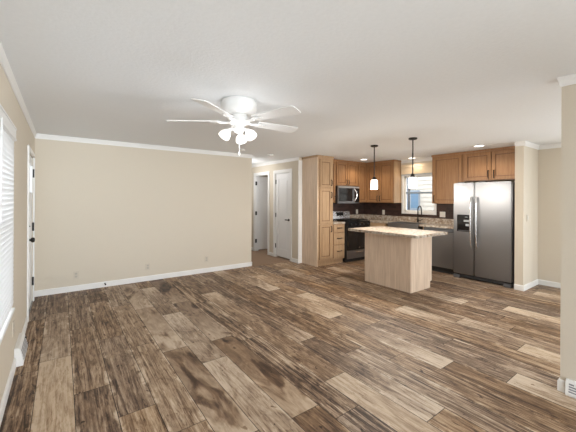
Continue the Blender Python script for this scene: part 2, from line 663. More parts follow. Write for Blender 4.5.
bm = bmesh.new(); bx(bm, XL - .12, XR + .12, YREAR - .12, 9.3, H, H + 0.1)
struct('ceiling', bm, 'ceiling')

def wall_with_holes(name, axis, pos, thick, a0, a1, holes, mat='wall', z1=H):
    """a wall on the plane axis=pos, its body reaching pos+thick, spanning a0..a1; holes (b0, b1, z0, z1)"""
    bm = bmesh.new()
    cuts = sorted({a0, a1, *[h_[0] for h_ in holes], *[h_[1] for h_ in holes]})
    for p, q in zip(cuts, cuts[1:]):
        mid = (p + q) / 2
        zs = [(0, z1)]
        for (b0, b1, c0, c1) in holes:
            if b0 < mid < b1:
                zs = [(0, c0), (c1, z1)]
        for (c0, c1) in zs:
            if c1 - c0 < 1e-4: continue
            if axis == 'x': bx(bm, pos, pos + thick, p, q, c0, c1)
            else: bx(bm, p, q, pos, pos + thick, c0, c1)
    bmesh.ops.remove_doubles(bm, verts=bm.verts, dist=1e-5)
    return struct(name, bm, mat)

WIN1 = (1.50, 3.19, 0.56, 1.88)       # left wall window
DOOR1 = (4.62, 5.46, 0.0, 1.955)       # entry door
WIN2 = (3.53, 4.27, 1.13, 1.95)       # kitchen window
wall_with_holes('wall_left', 'x', XL, -0.12, YREAR, YB + .1, [WIN1, DOOR1])
wall_with_holes('wall_back', 'y', YB, 0.10, XL, 3.22, [])
wall_with_holes('wall_hall_left', 'x', 3.22, -0.10, YB + .1, 9.1, [])
wall_with_holes('wall_hall_end', 'y', 9.1, 0.1, 3.12, 6.6, [])
D2 = (5.66, 6.28, 0.0, 2.03)
D3 = (6.60, 7.25, 0.0, 2.03)
wall_with_holes('wall_hall_right', 'x', HX, 0.10, 5.355, 9.1, [D2, D3])
wall_with_holes('wall_kitchen', 'y', YK, 0.10, HX + .1, XR, [])
wall_with_holes('wall_right', 'x', XR, 0.12, YREAR, 9.1, [WIN2, (-1.2, 0.4, 0.7, 1.95)])
wall_with_holes('wall_fridge_end', 'y', 1.735, 0.115, 5.80, XR, [])
wall_with_holes('wall_dining', 'x', XC, 0.11, YREAR, 0.666, [])
wall_with_holes('wall_rear', 'y', YREAR, -0.1, XL - .1, XR + .1, [(-0.1, 2.8, 0.1, 2.1), (3.3, 6.3, 0.1, 2.1)])

# trims -------------------------------------------------------------
BH, BT = 0.085, 0.014
CRH, CRP = 0.07, 0.022
def base_run(name, axis, pos, side, a0, a1):
    bm = bmesh.new()
    prof = [(0, 0), (BT, 0), (BT, BH - 0.012), (BT * 0.5, BH), (0, BH)]
    if axis == 'x': prism(bm, [(pos + side * d, 0, z) for d, z in prof], (0, a0, 0), (0, a1, 0))
    else: prism(bm, [(0, pos + side * d, z) for d, z in prof], (a0, 0, 0), (a1, 0, 0))
    return struct(name, bm, 'trim')
def crown_run(name, axis, pos, side, a0, a1):
    bm = bmesh.new()
    prof = [(0, H), (CRP, H), (CRP, H - 0.012), (CRP * 0.72, H - 0.024), (CRP * 0.35, H - CRH + 0.018), (0.008, H - CRH), (0, H - CRH)]
    if axis == 'x': prism(bm, [(pos + side * d, 0, z) for d, z in prof], (0, a0, 0), (0, a1, 0))
    else: prism(bm, [(0, pos + side * d, z) for d, z in prof], (a0, 0, 0), (a1, 0, 0))
    return struct(name, bm, 'trim')

base_run('baseboard_left', 'x', XL, 1, YREAR, 4.50)
base_run('baseboard_back', 'y', YB, -1, XL, 3.22 + BT)
base_run('baseboard_hall_left', 'x', 3.22, 1, YB - BT, 9.1)
base_run('baseboard_hall_near', 'x', HX, -1, 5.355, 5.585)
base_run('baseboard_hall_middle', 'x', HX, -1, 6.34, 6.525)
base_run('baseboard_hall_far', 'x', HX, -1, 7.32, 9.1)
base_run('baseboard_fridge_end', 'x', 5.80, -1, 1.735 - BT, 1.85)
base_run('baseboard_fridge_side', 'y', 1.735, -1, 5.80, XR)
base_run('baseboard_right', 'x', XR, -1, YREAR, 1.735)
base_run('baseboard_dining', 'x', XC, -1, YREAR, 0.666)
base_run('baseboard_dining_end', 'y', 0.666, 1, XC - BT, XC + .11)
crown_run('trim_crown_left', 'x', XL, 1, YREAR, YB)
crown_run('trim_crown_back', 'y', YB, -1, XL, 3.22 + CRP)
crown_run('trim_crown_hall_left', 'x', 3.22, 1, YB - CRP, 9.1)
crown_run('trim_crown_hall_right', 'x', HX, -1, 5.355, 9.1)
crown_run('trim_crown_fridge_end', 'x', 5.80, -1, 1.735 - CRP, 1.85)
crown_run('trim_crown_fridge_side', 'y', 1.735, -1, 5.80, XR)
crown_run('trim_crown_right', 'x', XR, -1, YREAR, 1.735)
crown_run('trim_crown_kitchen', 'x', XR, -1, 3.44, 4.34)
crown_run('trim_crown_dining', 'x', XC, -1, YREAR, 0.666)
crown_run('trim_crown_dining_end', 'y', 0.666, 1, XC - CRP, XC + .11)
bm = bmesh.new(); bx(bm, 4.185, 4.284, 5.342, 5.358, 0, H - CRH)
struct('trim_hall_corner', bm, 'trim')

# casings round the doors
def casing(name, axis, pos, side, hole, w=0.07, t=0.016):
    b0, b1, c0, c1 = hole
    bm = bmesh.new()
    for (p, q, r_, s) in ((b0 - w, b0 + .002, 0, c1 + w), (b1 - .002, b1 + w, 0, c1 + w), (b0, b1, c1 - .002, c1 + w)):
        if axis == 'x': bx(bm, pos, pos + side * t, p, q, r_, s, 0.004)
    return struct(name, bm, 'trim')

casing('trim_door_entry', 'x', XL, 1, DOOR1, .058)
casing('trim_door_closet', 'x', HX, -1, D2)
casing('trim_door_bedroom', 'x', HX, -1, D3)
# jamb liners of the hall doors
bm = bmesh.new()
for D in (D2, D3):
    bx(bm, HX - .001, HX + .101, D[0], D[0] + .014, 0, D[3]); bx(bm, HX - .001, HX + .101, D[1] - .014, D[1], 0, D[3]); bx(bm, HX - .001, HX + .101, D[0], D[1], D[3] - .014, D[3])
struct('trim_jambs', bm, 'trim')

# moulded panel door slab along a frame
def panel_door(bm, F, w, h0, h1, t, panels, both=True):
    F.box(bm, 0, w, h0, h1, -t + 0.004, -0.011)
    st = 0.1
    us = [0, st, w - st, w]
    F.box(bm, 0, st, h0, h1, -0.012, 0, 0.0015)
    F.box(bm, w - st, w, h0, h1, -0.012, 0, 0.0015)
    vs = [h0] + [q for p_ in panels for q in p_] + [h1]
    for k in range(0, len(vs), 2):
        F.box(bm, st - .001, w - st + .001, vs[k], vs[k + 1], -0.012, -0.0003, 0.0015)
    for (p0, p1) in panels:
        F.box(bm, st + .035, w - st - .035, p0 + .035, p1 - .035, -0.012, -0.002, 0.006)

# closed closet door in the hall (hinges on its far side)
F2 = Frame((HX + 0.012, D2[1] - 0.017, 0), (0, -1, 0), (-1, 0, 0))
bm = bmesh.new()
panel_door(bm, F2, D2[1] - D2[0] - .034, 0.035, 2.012, 0.035, [(0.22, 0.88), (1.04, 1.88)])
door2 = struct('door_2', bm, 'door')
for z in (0.28, 1.02, 1.82):
    bm = bmesh.new(); F2.box(bm, -0.013, 0.012, z - .05, z + .05, -.002, .006); tube(bm, [F2.p(-.004, z - .052, .008), F2.p(-.004, z + .052, .008)], .007, 8)
    obj('hinge', bm, 'black', door2)
bm = bmesh.new()
lathe(bm, [(.028, 0), (.028, .008), (.012, .012), (.012, .03)], F2.p(.53, .926, 0), 16, (-1, 0, 0))
F2.box(bm, .425, .545, .914, .938, .03, .044, .004)
obj('door_handle', bm, 'black', door2)

# open bedroom door, swung into the room beyond
F3 = Frame((HX + 0.025, D3[1] - 0.02, 0), (1, 0, 0), (0, -1, 0))
bm = bmesh.new()
panel_door(bm, F3, 0.56, 0.035, 2.012, 0.035, [(0.22, 0.88), (1.04, 1.88)])
door3 = struct('door_3', bm, 'door')
for z in (0.28, 1.02, 1.82):
    bm = bmesh.new(); F3.box(bm, -.03, .02, z - .05, z + .05, -.004, .004); tube(bm, [F3.p(-.008, z - .052, .008), F3.p(-.008, z + .052, .008)], .008, 8)
    obj('hinge', bm, 'black', door3)
bm = bmesh.new(); lathe(bm, [(.028, 0), (.028, .008), (.012, .012), (.012, .03), (.028, .04), (.026, .06), (.01, .064)], F3.p(.50, .926, 0), 16, (0, -1, 0))
obj('door_handle', bm, 'black', door3)
# partitions of the room behind the open door
wall_with_holes('wall_closet', 'y', 6.44, 0.08, HX + .1, XR, [])

# entry door in the left wall
FE = Frame((XL - 0.010, DOOR1[1] - .006, 0), (0, -1, 0), (1, 0, 0))
W1 = DOOR1[1] - DOOR1[0] - .012
bm = bmesh.new()
l0, l1, lz0, lz1 = 0.085, W1 - 0.085, 1.47, 1.845
t = 0.044
FE.box(bm, 0, l0, .012, 1.948, -t, 0, .002); FE.box(bm, l1, W1, .012, 1.948, -t, 0, .002)
FE.box(bm, l0 - .001, l1 + .001, .012, lz0, -t, -.0004); FE.box(bm, l0 - .001, l1 + .001, lz1, 1.948, -t, -.0004)
for (p0, p1) in ((.2, .72), (.84, 1.36)):
    for (q0, q1) in ((.13, W1 / 2 - .04), (W1 / 2 + .04, W1 - .13)):
        FE.box(bm, q0, q1, p0, p1, -.004, .004, .003)
door1 = struct('door_1', bm, 'door')
bm = bmesh.new()
for (a_, b_, c_, d_) in ((l0 - .02, l0 + .01, lz0 - .02, lz1 + .02), (l1 - .01, l1 + .02, lz0 - .02, lz1 + .02), (l0, l1, lz0 - .02, lz0 + .01), (l0, l1, lz1 - .01, lz1 + .02)):
    FE.box(bm, a_, b_, c_, d_, -.002, .008, .002)
obj('lite_frame', bm, 'door', door1)
bm = bmesh.new(); FE.box(bm, l0, l1, lz0, lz1, -.03, -.022)
obj('lite_pane', bm, 'frost', door1)
for z in (0.28, 1.02, 1.745):
    bm = bmesh.new(); FE.box(bm, -.008, .010, z - .055, z + .055, 0, .010); tube(bm, [FE.p(-.002, z - .057, .014), FE.p(-.002, z + .057, .014)], .009, 8)
    obj('hinge', bm, 'black', door1)
bm = bmesh.new(); lathe(bm, [(.032, 0), (.032, .008), (.013, .014), (.013, .032), (.027, .042), (.031, .055), (.024, .07), (.008, .074)], FE.p(W1 - .07, .92, 0), 18, (1, 0, 0))
obj('door_knob', bm, 'black', door1, smooth=True)
bm = bmesh.new(); lathe(bm, [(.03, 0), (.03, .01), (.02, .016)], FE.p(W1 - .07, 1.08, 0), 18, (1, 0, 0)); FE.box(bm, W1 - .085, W1 - .055, 1.074, 1.086, .014, .03)
obj('deadbolt', bm, 'bronze', door1)
bm = bmesh.new(); bx(bm, XL - .12, XL + .004, DOOR1[0], DOOR1[1], 0, .011)
struct('trim_threshold', bm, 'steel')

# left window with its mini blind
y0, y1, z0, z1 = WIN1
bm = bmesh.new()
for (p, q, r_, s) in ((y0, y0 + .04, z0, z1), (y1 - .04, y1, z0, z1), (y0, y1, z0, z0 + .04), (y0, y1, z1 - .04, z1), (y0, y1, 1.22, 1.26)):
    bx(bm, XL - .10, XL - .06, p, q, r_, s)
win1 = struct('window_1', bm, 'trim')
bm = bmesh.new(); bx(bm, XL - .085, XL - .080, y0 + .03, y1 - .03, z0 + .03, z1 - .03)
obj('window_pane', bm, 'glass', win1)
bm = bmesh.new()
w = .05
for (p, q, r_, s) in ((y0 - w, y0, z0 - .03, z1), (y1, y1 + .012, z0 - .03, z1), (y0, y1, z0 - .03, z0 + .003)):
    bx(bm, XL, XL + .006, p, q, r_, s, .002)
obj('window_casing', bm, 'trim', win1)
bl = thing('window_blind', 'white mini blind with closed slats covering the left wall window', 'window blind', (XL, (y0 + y1) / 2, z0))
bm = bmesh.new(); bx(bm, XL + .001, XL + .030, y0 - .02, y1 - .02, z1 - .032, z1 + .078, .004)
bx(bm, XL + .030, XL + .034, y0 - .02, y1 - .02, z1 + .052, z1 + .066, .002); bx(bm, XL + .030, XL + .034, y0 - .02, y1 - .02, z1 - .028, z1 - .014, .002)
obj('headrail', bm, 'white', bl)
bm = bmesh.new()
nsl = 36
for k in range(nsl):
    zc = z1 - .040 - k * (z1 - .045 - z0) / nsl
    # closed slat, slightly cupped, top edge towards the room
    a = Vector((XL + .016, 0, zc + .024)); b = Vector((XL + .010, 0, zc - .024))
    nrm = Vector((.99, 0, -.12)) * .0010
    prism(bm, [a, (a + b) / 2 + nrm * 2.2, b, b - nrm * .6, (a + b) / 2 + nrm * 1.4, a - nrm * .6], (0, y0 - .005, 0), (0, y1 + .008, 0))
obj('slats', bm, 'slat', bl)
bm = bmesh.new(); bx(bm, XL + .004, XL + .026, y0 - .005, y1 + .008, z0 - .016, z0 + .004, .003)
obj('bottom_rail', bm, 'white', bl)
bm = bmesh.new(); tube(bm, [(XL + .04, 2.37, z1 - .01), (XL + .036, 2.37, 1.27)], .005, 8)
obj('tilt_wand', bm, 'frost', bl)

# kitchen window
y0, y1, z0, z1 = WIN2
bm = bmesh.new()
w = .05
for (p, q, r_, s) in ((y0 - w, y0 + .002, z0 - w, z1 + .03), (y1 - .002, y1 + w, z0 - w, z1 + .03), (y0, y1, z0 - w, z0 + .002), (y0, y1, z1 - .002, z1 + .03)):
    bx(bm, XR, XR - .016, p, q, r_, s, .003)
win2 = struct('window_2', bm, 'trim')
bm = bmesh.new()
for (p, q, r_, s) in ((y0, y0 + .03, z0, z1), (y1 - .03, y1, z0, z1), (y0, y1, z0, z0 + .035), (y0, y1, z1 - .03, z1)):
    bx(bm, XR + .04, XR + .08, p, q, r_, s)
obj('window_frame', bm, 'trim', win2)
bm = bmesh.new(); bx(bm, XR + .045, XR + .075, y0 + .02, y1 - .02, 1.545, 1.585)
obj('sash_rail', bm, 'sash', win2)
bm = bmesh.new(); bx(bm, XR + .058, XR + .062, y0 + .02, y1 - .02, z0 + .02, z1 - .02)
obj('window_pane', bm, 'glass', win2)
bl = thing('raised_blind', 'cream slatted blind pulled up above the kitchen window', 'window blind', (XR, 3.9, 1.985))
bm = bmesh.new(); bx(bm, XR - .05, XR - .018, 3.485, 4.315, 2.17, 2.215, .003)
obj('headrail', bm, 'cream', bl)
bm = bmesh.new()
for k in range(15):
    zc = 1.992 + k * .0118
    bx(bm, XR - .052, XR - .018, 3.49, 4.31, zc, zc + .0085 + .002 * (k % 5 == 4))
obj('stacked_slats', bm, 'cream', bl)
bm = bmesh.new(); bx(bm, XR - .052, XR - .018, 3.488, 4.312, 1.978, 1.990, .003)
obj('bottom_rail', bm, 'sash', bl)

# added unseen windows behind the camera, oversized to let in fill light
for n_, (x0, x1) in ((3, (-0.1, 2.8)), (4, (3.3, 6.3))):
    bm = bmesh.new()
    for (p, q, r_, s) in ((x0, x0 + .05, .1, 2.1), (x1 - .05, x1, .1, 2.1), (x0, x1, .1, .15), (x0, x1, 2.05, 2.1), ((x0 + x1) / 2 - .03, (x0 + x1) / 2 + .03, .1, 2.1)):
        bx(bm, p, q, YREAR - .08, YREAR - .04, r_, s)
    wn = struct('window_%d' % n_, bm, 'trim')
    bm = bmesh.new(); bx(bm, x0 + .03, x1 - .03, YREAR - .062, YREAR - .058, .13, 2.07)
    obj('window_pane', bm, 'glass', wn)
bm = bmesh.new()  # added unseen side window, put in for fill light
for (p, q, r_, s) in ((-1.2, -1.15, .7, 1.95), (.35, .4, .7, 1.95), (-1.2, .4, .7, .75), (-1.2, .4, 1.9, 1.95)):
    bx(bm, XR + .04, XR + .08, p, q, r_, s)
wn = struct('window_5', bm, 'trim')
bm = bmesh.new(); bx(bm, XR + .058, XR + .062, -1.17, .37, .73, 1.92)
obj('window_pane', bm, 'glass', wn)

# outside
bm = bmesh.new(); bx(bm, -14, 22, -14, 22, -0.75, -0.6)
struct('ground', bm, 'ground')
nh = thing('neighbor_house', 'white lap-sided house seen through the kitchen window', 'house', (9.0, 4.0, -.6))
bm = bmesh.new()
for k in range(34):
    zb = -.6 + k * .13
    prism(bm, [(9.0, 0, zb), (8.975, 0, zb), (8.995, 0, zb + .13), (9.0, 0, zb + .13)], (0, 1.0, 0), (0, 5.72, 0))
bx(bm, 9.0, 12, 1.0, 5.72, -.6, 3.82)
obj('wall', bm, 'siding', nh)
bm = bmesh.new(); bx(bm, 8.96, 9.03, 5.70, 5.76, -.6, 3.82)
obj('corner_board', bm, 'darkgrey', nh)
bm = bmesh.new()
bx(bm, 8.95, 8.99, 5.36, 5.68, .55, 1.70)
hw = obj('window_frame', bm, 'sash', nh)
for (p, q) in ((.6, 1.08), (1.14, 1.65)):
    bm = bmesh.new(); bx(bm, 8.943, 8.951, 5.40, 5.64, p, q)
    obj('pane', bm, 'bluepane', hw)
bm = bmesh.new(); prism(bm, [(8.3, 0, 3.8), (12.3, 0, 3.8), (10.5, 0, 5.0)], (0, .8, 0), (0, 5.95, 0))
obj('roof', bm, 'darkgrey', nh)
nh = thing('far_house', 'blue-grey sided house at the left edge of the kitchen window', 'house', (12.5, 9.5, -.6))
bm = bmesh.new()
for k in range(40):
    zb = -.6 + k * .13
    prism(bm, [(12.5, 0, zb), (12.47, 0, zb), (12.495, 0, zb + .13), (12.5, 0, zb + .13)], (0, 6.6, 0), (0, 13, 0))
bx(bm, 12.5, 15, 6.6, 13, -.6, 4.6)
obj('wall', bm, 'bluesiding', nh)
bm = bmesh.new(); prism(bm, [(12.2, 0, 4.55), (15.3, 0, 4.55), (13.7, 0, 5.7)], (0, 6.4, 0), (0, 13.2, 0))
obj('roof', bm, 'darkgrey', nh)

# ------------------------------------------------------------------ kitchen
# tile field on both kitchen walls
bm = bmesh.new(); bx(bm, 4.74, XR - .006, YK - .006, YK, .90, 1.335); bx(bm, XR - .006, XR, 2.80, YK, .90, 1.08); bx(bm, XR - .006, XR, 2.80, WIN2[0] - .05, 1.08, 1.335); bx(bm, XR - .006, XR, WIN2[1] + .05, YK, 1.08, 1.335)
struct('wall_tile', bm, 'tile')

TOPZ = 2.315
def upper_body(bm, x0, x1, y0, y1, z0, z1=TOPZ):
    bx(bm, x0, x1, y0, y1, z0, z1)

def top_trim(parent, *boxes):
    bm = bmesh.new()
    for b in boxes: bx(bm, *b, .003)
    return obj('top_moulding', bm, 'honey', parent)

# pantry
FY = 4.84
pa = thing('pantry_cabinet', 'tall pale maple pantry cabinet with three stacked doors beside the hall', 'cabinet', (4.5, 5.1, 0))
bm = bmesh.new(); bx(bm, 4.285, 4.303, FY, 5.352, 0, TOPZ); obj('side_panel', bm, 'oak', pa)
bm = bmesh.new(); bx(bm, 4.303, 4.735, FY, YK, .10, TOPZ); bx(bm, 4.303, 4.735, FY + .03, YK, 0, .10)
obj('body', bm, 'pale', pa)
FP = Frame((4.285, FY, 0), (1, 0, 0), (0, -1, 0))
for (v0, v1, hv) in ((1.66, 2.245, 1.76), (.895, 1.635, 1.50), (.145, .87, .77)):
    cab_door(FP, .062, .395, v0, v1, pa, 'pale', .375, hv, .12, .05)
bm = bmesh.new(); bx(bm, 4.275, 4.745, FY - .02, 5.352, TOPZ - .03, H - .002, .003); obj('top_moulding', bm, 'pale', pa)

# drawer base left of the range
db = thing('drawer_base_cabinet', 'narrow maple base cabinet with three drawers between pantry and range', 'cabinet', (4.9, 5.1, 0))
bm = bmesh.new(); bx(bm, 4.737, 5.095, FY, YK - .01, .10, .868); bx(bm, 4.737, 5.095, FY + .05, YK - .01, 0, .10)
obj('body', bm, 'pale', db)
FB = Frame((4.737, FY, 0), (1, 0, 0), (0, -1, 0))
for (v0, v1) in ((.69, .855), (.42, .675), (.135, .405)):
    bm = bmesh.new(); FB.box(bm, .0095, .3475, v0 - .0025, v1 + .0025, 0, .010)
    for f in bm.faces: f.material_index = 1  # dark backing, painted shadow gap round the drawer front
    FB.box(bm, .012, .345, v0, v1, 0.002, .019, .003)
    d = obj('drawer', bm, ['pale', 'gap_shade'], db)
    pull(FB, .18, (v0 + v1) / 2 + .01, .13, False, d)

ct = thing('drawer_base_countertop', 'short speckled countertop between the pantry and the range', 'countertop', (4.9, 5.1, .868))
bm = bmesh.new(); bx(bm, 4.738, 5.097, FY - .025, YK - .008, .869, .905, .004); obj('top', bm, 'granite', ct)
bm = bmesh.new(); bx(bm, 4.738, 5.097, YK - .026, YK - .007, .905, 1.005, .003); obj('splash', bm, 'granite', ct)

# wall cabinets of the back wall
UY = 5.14
FU = Frame((0, UY, 0), (1, 0, 0), (0, -1, 0))
wc = thing('wall_cabinet', 'slim honey maple wall cabinet squeezed between pantry and microwave', 'cabinet', (4.92, 5.3, 1.33))
bm = bmesh.new(); upper_body(bm, 4.737, 5.105, UY, YK - .007, 1.33); obj('body', bm, 'honey', wc)
cab_door(FU, 4.76, 5.09, 1.345, 2.275, wc, 'honey', 5.065, 1.42, .12)
top_trim(wc, (4.747, 5.105, UY - .02, YK - .01, TOPZ - .025, H - .002))
wc = thing('wall_cabinet', 'two-door honey maple cabinet hanging over the microwave', 'cabinet', (5.49, 5.3, 1.71))
bm = bmesh.new(); upper_body(bm, 5.107, 5.858, UY, YK - .007, 1.725); obj('body', bm, 'honey', wc)
cab_door(FU, 5.125, 5.475, 1.74, 2.275, wc, 'honey', 5.448, 1.81, .11)
cab_door(FU, 5.49, 5.84, 1.74, 2.275, wc, 'honey', 5.517, 1.81, .11)
top_trim(wc, (5.107, 5.858, UY - .02, YK - .01, TOPZ - .025, H - .002))
wc = thing('corner_wall_cabinet', 'plain-fronted honey maple wall cabinet filling the kitchen corner', 'cabinet', (6.2, 5.3, 1.33))
bm = bmesh.new(); upper_body(bm, 5.86, 6.473, UY, YK - .007, 1.33); obj('body', bm, 'honey', wc)
bm = bmesh.new(); shaker(bm, FU, 5.875, 6.17, 1.345, 2.275); obj('front_panel', bm, ['honey', 'gap_shade'], wc)
top_trim(wc, (5.86, 6.18, UY - .02, YK - .01, TOPZ - .025, H - .002))
# wall cabinets of the window wall
UX = 6.20
FW = Frame((UX, 0, 0), (0, -1, 0), (-1, 0, 0))
wc = thing('wall_cabinet', 'two-door honey maple wall cabinet left of the kitchen window', 'cabinet', (6.35, 4.74, 1.33))
bm = bmesh.new(); upper_body(bm, UX, 6.473, 4.352, UY - .002, 1.33); obj('body', bm, 'honey', wc)
bm = bmesh.new(); bx(bm, UX - .001, 6.473, 4.340, 4.352, 1.33, TOPZ - .026); obj('end_panel', bm, 'pale', wc)
cab_door(FW, -5.10, -4.755, 1.345, 2.275, wc, 'honey', -4.785, 1.43, .13)
cab_door(FW, -4.74, -4.36, 1.345, 2.275, wc, 'honey', -4.71, 1.43, .13)
top_trim(wc, (UX - .02, 6.47, 4.33, UY - .022, TOPZ - .025, H - .002))
wc = thing('wall_cabinet', 'single-door honey maple wall cabinet between the kitchen window and the fridge', 'cabinet', (6.35, 3.12, 1.33))
bm = bmesh.new(); upper_body(bm, UX, 6.473, 2.812, 3.43, 1.33); obj('body', bm, 'honey', wc)
cab_door(FW, -3.40, -2.835, 1.345, 2.275, wc, 'honey', -3.372, 1.43, .13)
top_trim(wc, (UX - .02, 6.47, 2.812, 3.44, TOPZ - .025, H - .002))
wc = thing('wall_cabinet', 'two-door honey maple cabinet hanging above the refrigerator', 'cabinet', (6.35, 2.33, 1.76))
bm = bmesh.new(); upper_body(bm, UX, 6.473, 1.856, 2.81, 1.76); obj('body', bm, 'honey', wc)
cab_door(FW, -2.785, -2.335, 1.775, 2.275, wc, 'honey', -2.372, 1.87, .14)
cab_door(FW, -2.32, -1.87, 1.775, 2.275, wc, 'honey', -2.283, 1.87, .14)
top_trim(wc, (UX - .02, 6.47, 1.856, 2.81, TOPZ - .025, H - .002))

# microwave
MY = 5.065
mw = thing('microwave', 'stainless over-range microwave with curved handle', 'microwave', (5.48, 5.25, 1.31))
bm = bmesh.new(); bx(bm, 5.112, 5.853, MY + .03, YK - .01, 1.312, 1.722, .004); obj('body', bm, 'blackmatte', mw)
FM = Frame((5.112, MY + .03, 1.312), (1, 0, 0), (0, -1, 0))
bm = bmesh.new()
for (a, b, c, d) in ((0, .741, .355, .408), (0, .57, .0, .05), (0, .035, .05, .355), (.5, .57, .05, .355), (.57, .741, 0, .02)):
    FM.box(bm, a, b, c, d, .001, .03, .002)
obj('door_frame', bm, 'steel', mw)
bm = bmesh.new(); FM.box(bm, .035, .5, .05, .355, .001, .022); obj('door_glass', bm, 'blackgloss', mw)
bm = bmesh.new(); FM.box(bm, .571, .741, .021, .354, .001, .028, .002); obj('control_panel', bm, 'blackgloss', mw)
bm = bmesh.new(); tube(bm, [FM.p(.545, .04 + .32 * k / 10, .03 + .05 * math.sin(math.pi * k / 10)) + Vector((.045 * math.sin(math.pi * k / 10), 0, 0)) for k in range(11)], .013, 10)
obj('handle', bm, 'steelhandle', mw, smooth=True)
bm = bmesh.new(); FM.box(bm, .02, .72, .372, .392, .031, .033); obj('vent_grille', bm, 'grey', mw)

# range
RY = 4.74
rg = thing('range', 'black gas range with stainless backguard set under the microwave', 'stove', (5.48, 5.1, 0))
bm = bmesh.new(); bx(bm, 5.103, 5.857, RY + .04, 5.44, .08, .895, .003); bx(bm, 5.12, 5.84, RY + .09, 5.42, 0.0, .08); obj('body', bm, 'blackmatte', rg)
FR = Frame((5.103, RY + .04, 0), (1, 0, 0), (0, -1, 0))
bm = bmesh.new(); bx(bm, 5.10, 5.86, RY + .01, 5.36, .895, .912, .004)
obj('cooktop', bm, 'blackgloss', rg)
for gx in (5.13, 5.495):
    bm = bmesh.new()
    for k in range(4):
        bx(bm, gx, gx + .335, RY + .06 + k * .16, RY + .075 + k * .16, .925, .94)
    for k in range(3):
        bx(bm, gx + k * .16, gx + k * .16 + .015, RY + .06, RY + .555, .925, .94)
    for (a, b) in ((0, .06), (.32, .06), (0, .54), (.32, .54)):
        bx(bm, gx + a, gx + a + .015, RY + b, RY + b + .015, .911, .926)
    obj('grate', bm, 'black', rg)
for (a, b) in ((.19, .2), (.19, .46), (.57, .2), (.57, .46)):
    bm = bmesh.new(); lathe(bm, [(.045, 0), (.045, .008), (.03, .012), (.03, .016)], (5.103 + a, RY + b, .911), 16); obj('burner', bm, 'blackmatte', rg)
bm = bmesh.new(); FR.box(bm, 0, .754, .80, .893, .001, .04, .004); obj('knob_panel', bm, 'blackgloss', rg)
for k in range(5):
    bm = bmesh.new(); lathe(bm, [(.02, 0), (.018, .022), (.012, .024)], FR.p(.10 + k * .14, .845, .04), 14, (0, -1, 0)); obj('knob', bm, 'black', rg)
bm = bmesh.new(); FR.box(bm, .006, .748, .275, .795, .001, .038, .004); od = obj('oven_door', bm, 'blackgloss', rg)
bm = bmesh.new(); FR.box(bm, .12, .634, .36, .66, .037, .040); obj('oven_window', bm, 'blackgloss', od)
bm = bmesh.new(); tube(bm, [FR.p(.06, .745, .038), FR.p(.06, .745, .075), FR.p(.694, .745, .075), FR.p(.694, .745, .038)], .011, 10); obj('handle', bm, 'darkgrey', od, smooth=True)
bm = bmesh.new(); FR.box(bm, .36, .40, .31, .33, .038, .0395); obj('badge', bm, 'steelhandle', od)
bm = bmesh.new(); FR.box(bm, .006, .748, .085, .265, .001, .036, .004); dr = obj('drawer', bm, 'steel', rg)
bm = bmesh.new(); FR.box(bm, .25, .50, .215, .235, .035, .05, .004); obj('handle', bm, 'steelhandle', dr)
bm = bmesh.new(); prism(bm, [(0, 5.36, .905), (0, 5.44, .905), (0, 5.44, 1.115), (0, 5.395, 1.115)], (5.105, 0, 0), (5.855, 0, 0)); bgd = obj('backguard', bm, 'steelhandle', rg, bev=.004)
bm = bmesh.new(); prism(bm, [(0, 5.3745, 1.005), (0, 5.38, 1.005), (0, 5.39, 1.09), (0, 5.3875, 1.09)], (5.38, 0, 0), (5.62, 0, 0)); obj('display', bm, 'blackgloss', bgd)

# base run under the window
BX = 5.895
FS = Frame((BX, 0, 0), (0, -1, 0), (-1, 0, 0))
cb = thing('corner_base_cabinet', 'maple base cabinet in the kitchen corner, right of the range', 'cabinet', (6.2, 4.9, 0))
bm = bmesh.new(); bx(bm, BX, 6.47, 4.36, YK - .01, .10, .868); bx(bm, BX + .06, 6.47, 4.36, YK - .01, 0, .10); obj('body', bm, 'pale', cb)
cab_door(FS, -4.81, -4.38, .135, .67, cb, 'pale', -4.41, .58, .12)
bm = bmesh.new(); FS.box(bm, -4.81, -4.38, .69, .855, 0, .019, .003); d = obj('drawer', bm, 'pale', cb); pull(FS, -4.6, .775, .13, False, d)
sb = thing('sink_base_cabinet', 'two-door maple base cabinet below the kitchen sink', 'cabinet', (6.2, 3.9, 0))
bm = bmesh.new(); bx(bm, BX, 6.47, 3.435, 4.358, .10, .66); bx(bm, BX + .06, 6.47, 3.435, 4.358, 0, .10)
bx(bm, BX, 6.47, 3.435, 3.45, .66, .868); bx(bm, BX, 6.47, 4.343, 4.358, .66, .868); obj('body', bm, 'pale', sb)
cab_door(FS, -4.34, -3.905, .135, .635, sb, 'pale', -3.94, .55, .12)
cab_door(FS, -3.89, -3.45, .135, .635, sb, 'pale', -3.855, .55, .12)
SK = (3.53, 4.27)
ct = thing('window_wall_countertop', 'long speckled countertop running under the kitchen window round the sink', 'countertop', (6.2, 4.0, .868))
bm = bmesh.new()
for (a, b, c, d) in ((5.87, 6.472, 2.83, SK[0]), (5.87, 6.472, SK[1], YK - .008), (6.34, 6.472, SK[0], SK[1])):
    bx(bm, a, b, c, d, .869, .905, .003)
obj('top', bm, 'granite', ct)
bm = bmesh.new(); bx(bm, 6.454, 6.473, 2.83, YK - .027, .905, 1.015, .003); bx(bm, 5.875, 6.473, YK - .027, YK - .007, .905, 1.015, .003); obj('splash', bm, 'granite', ct)
sk = thing('kitchen_sink', 'stainless apron-front sink set under the kitchen window', 'sink', (6.1, 3.9, .67))
bm = bmesh.new()
bx(bm, 5.855, 5.885, SK[0] + .003, SK[1] - .003, .67, .900, .006)
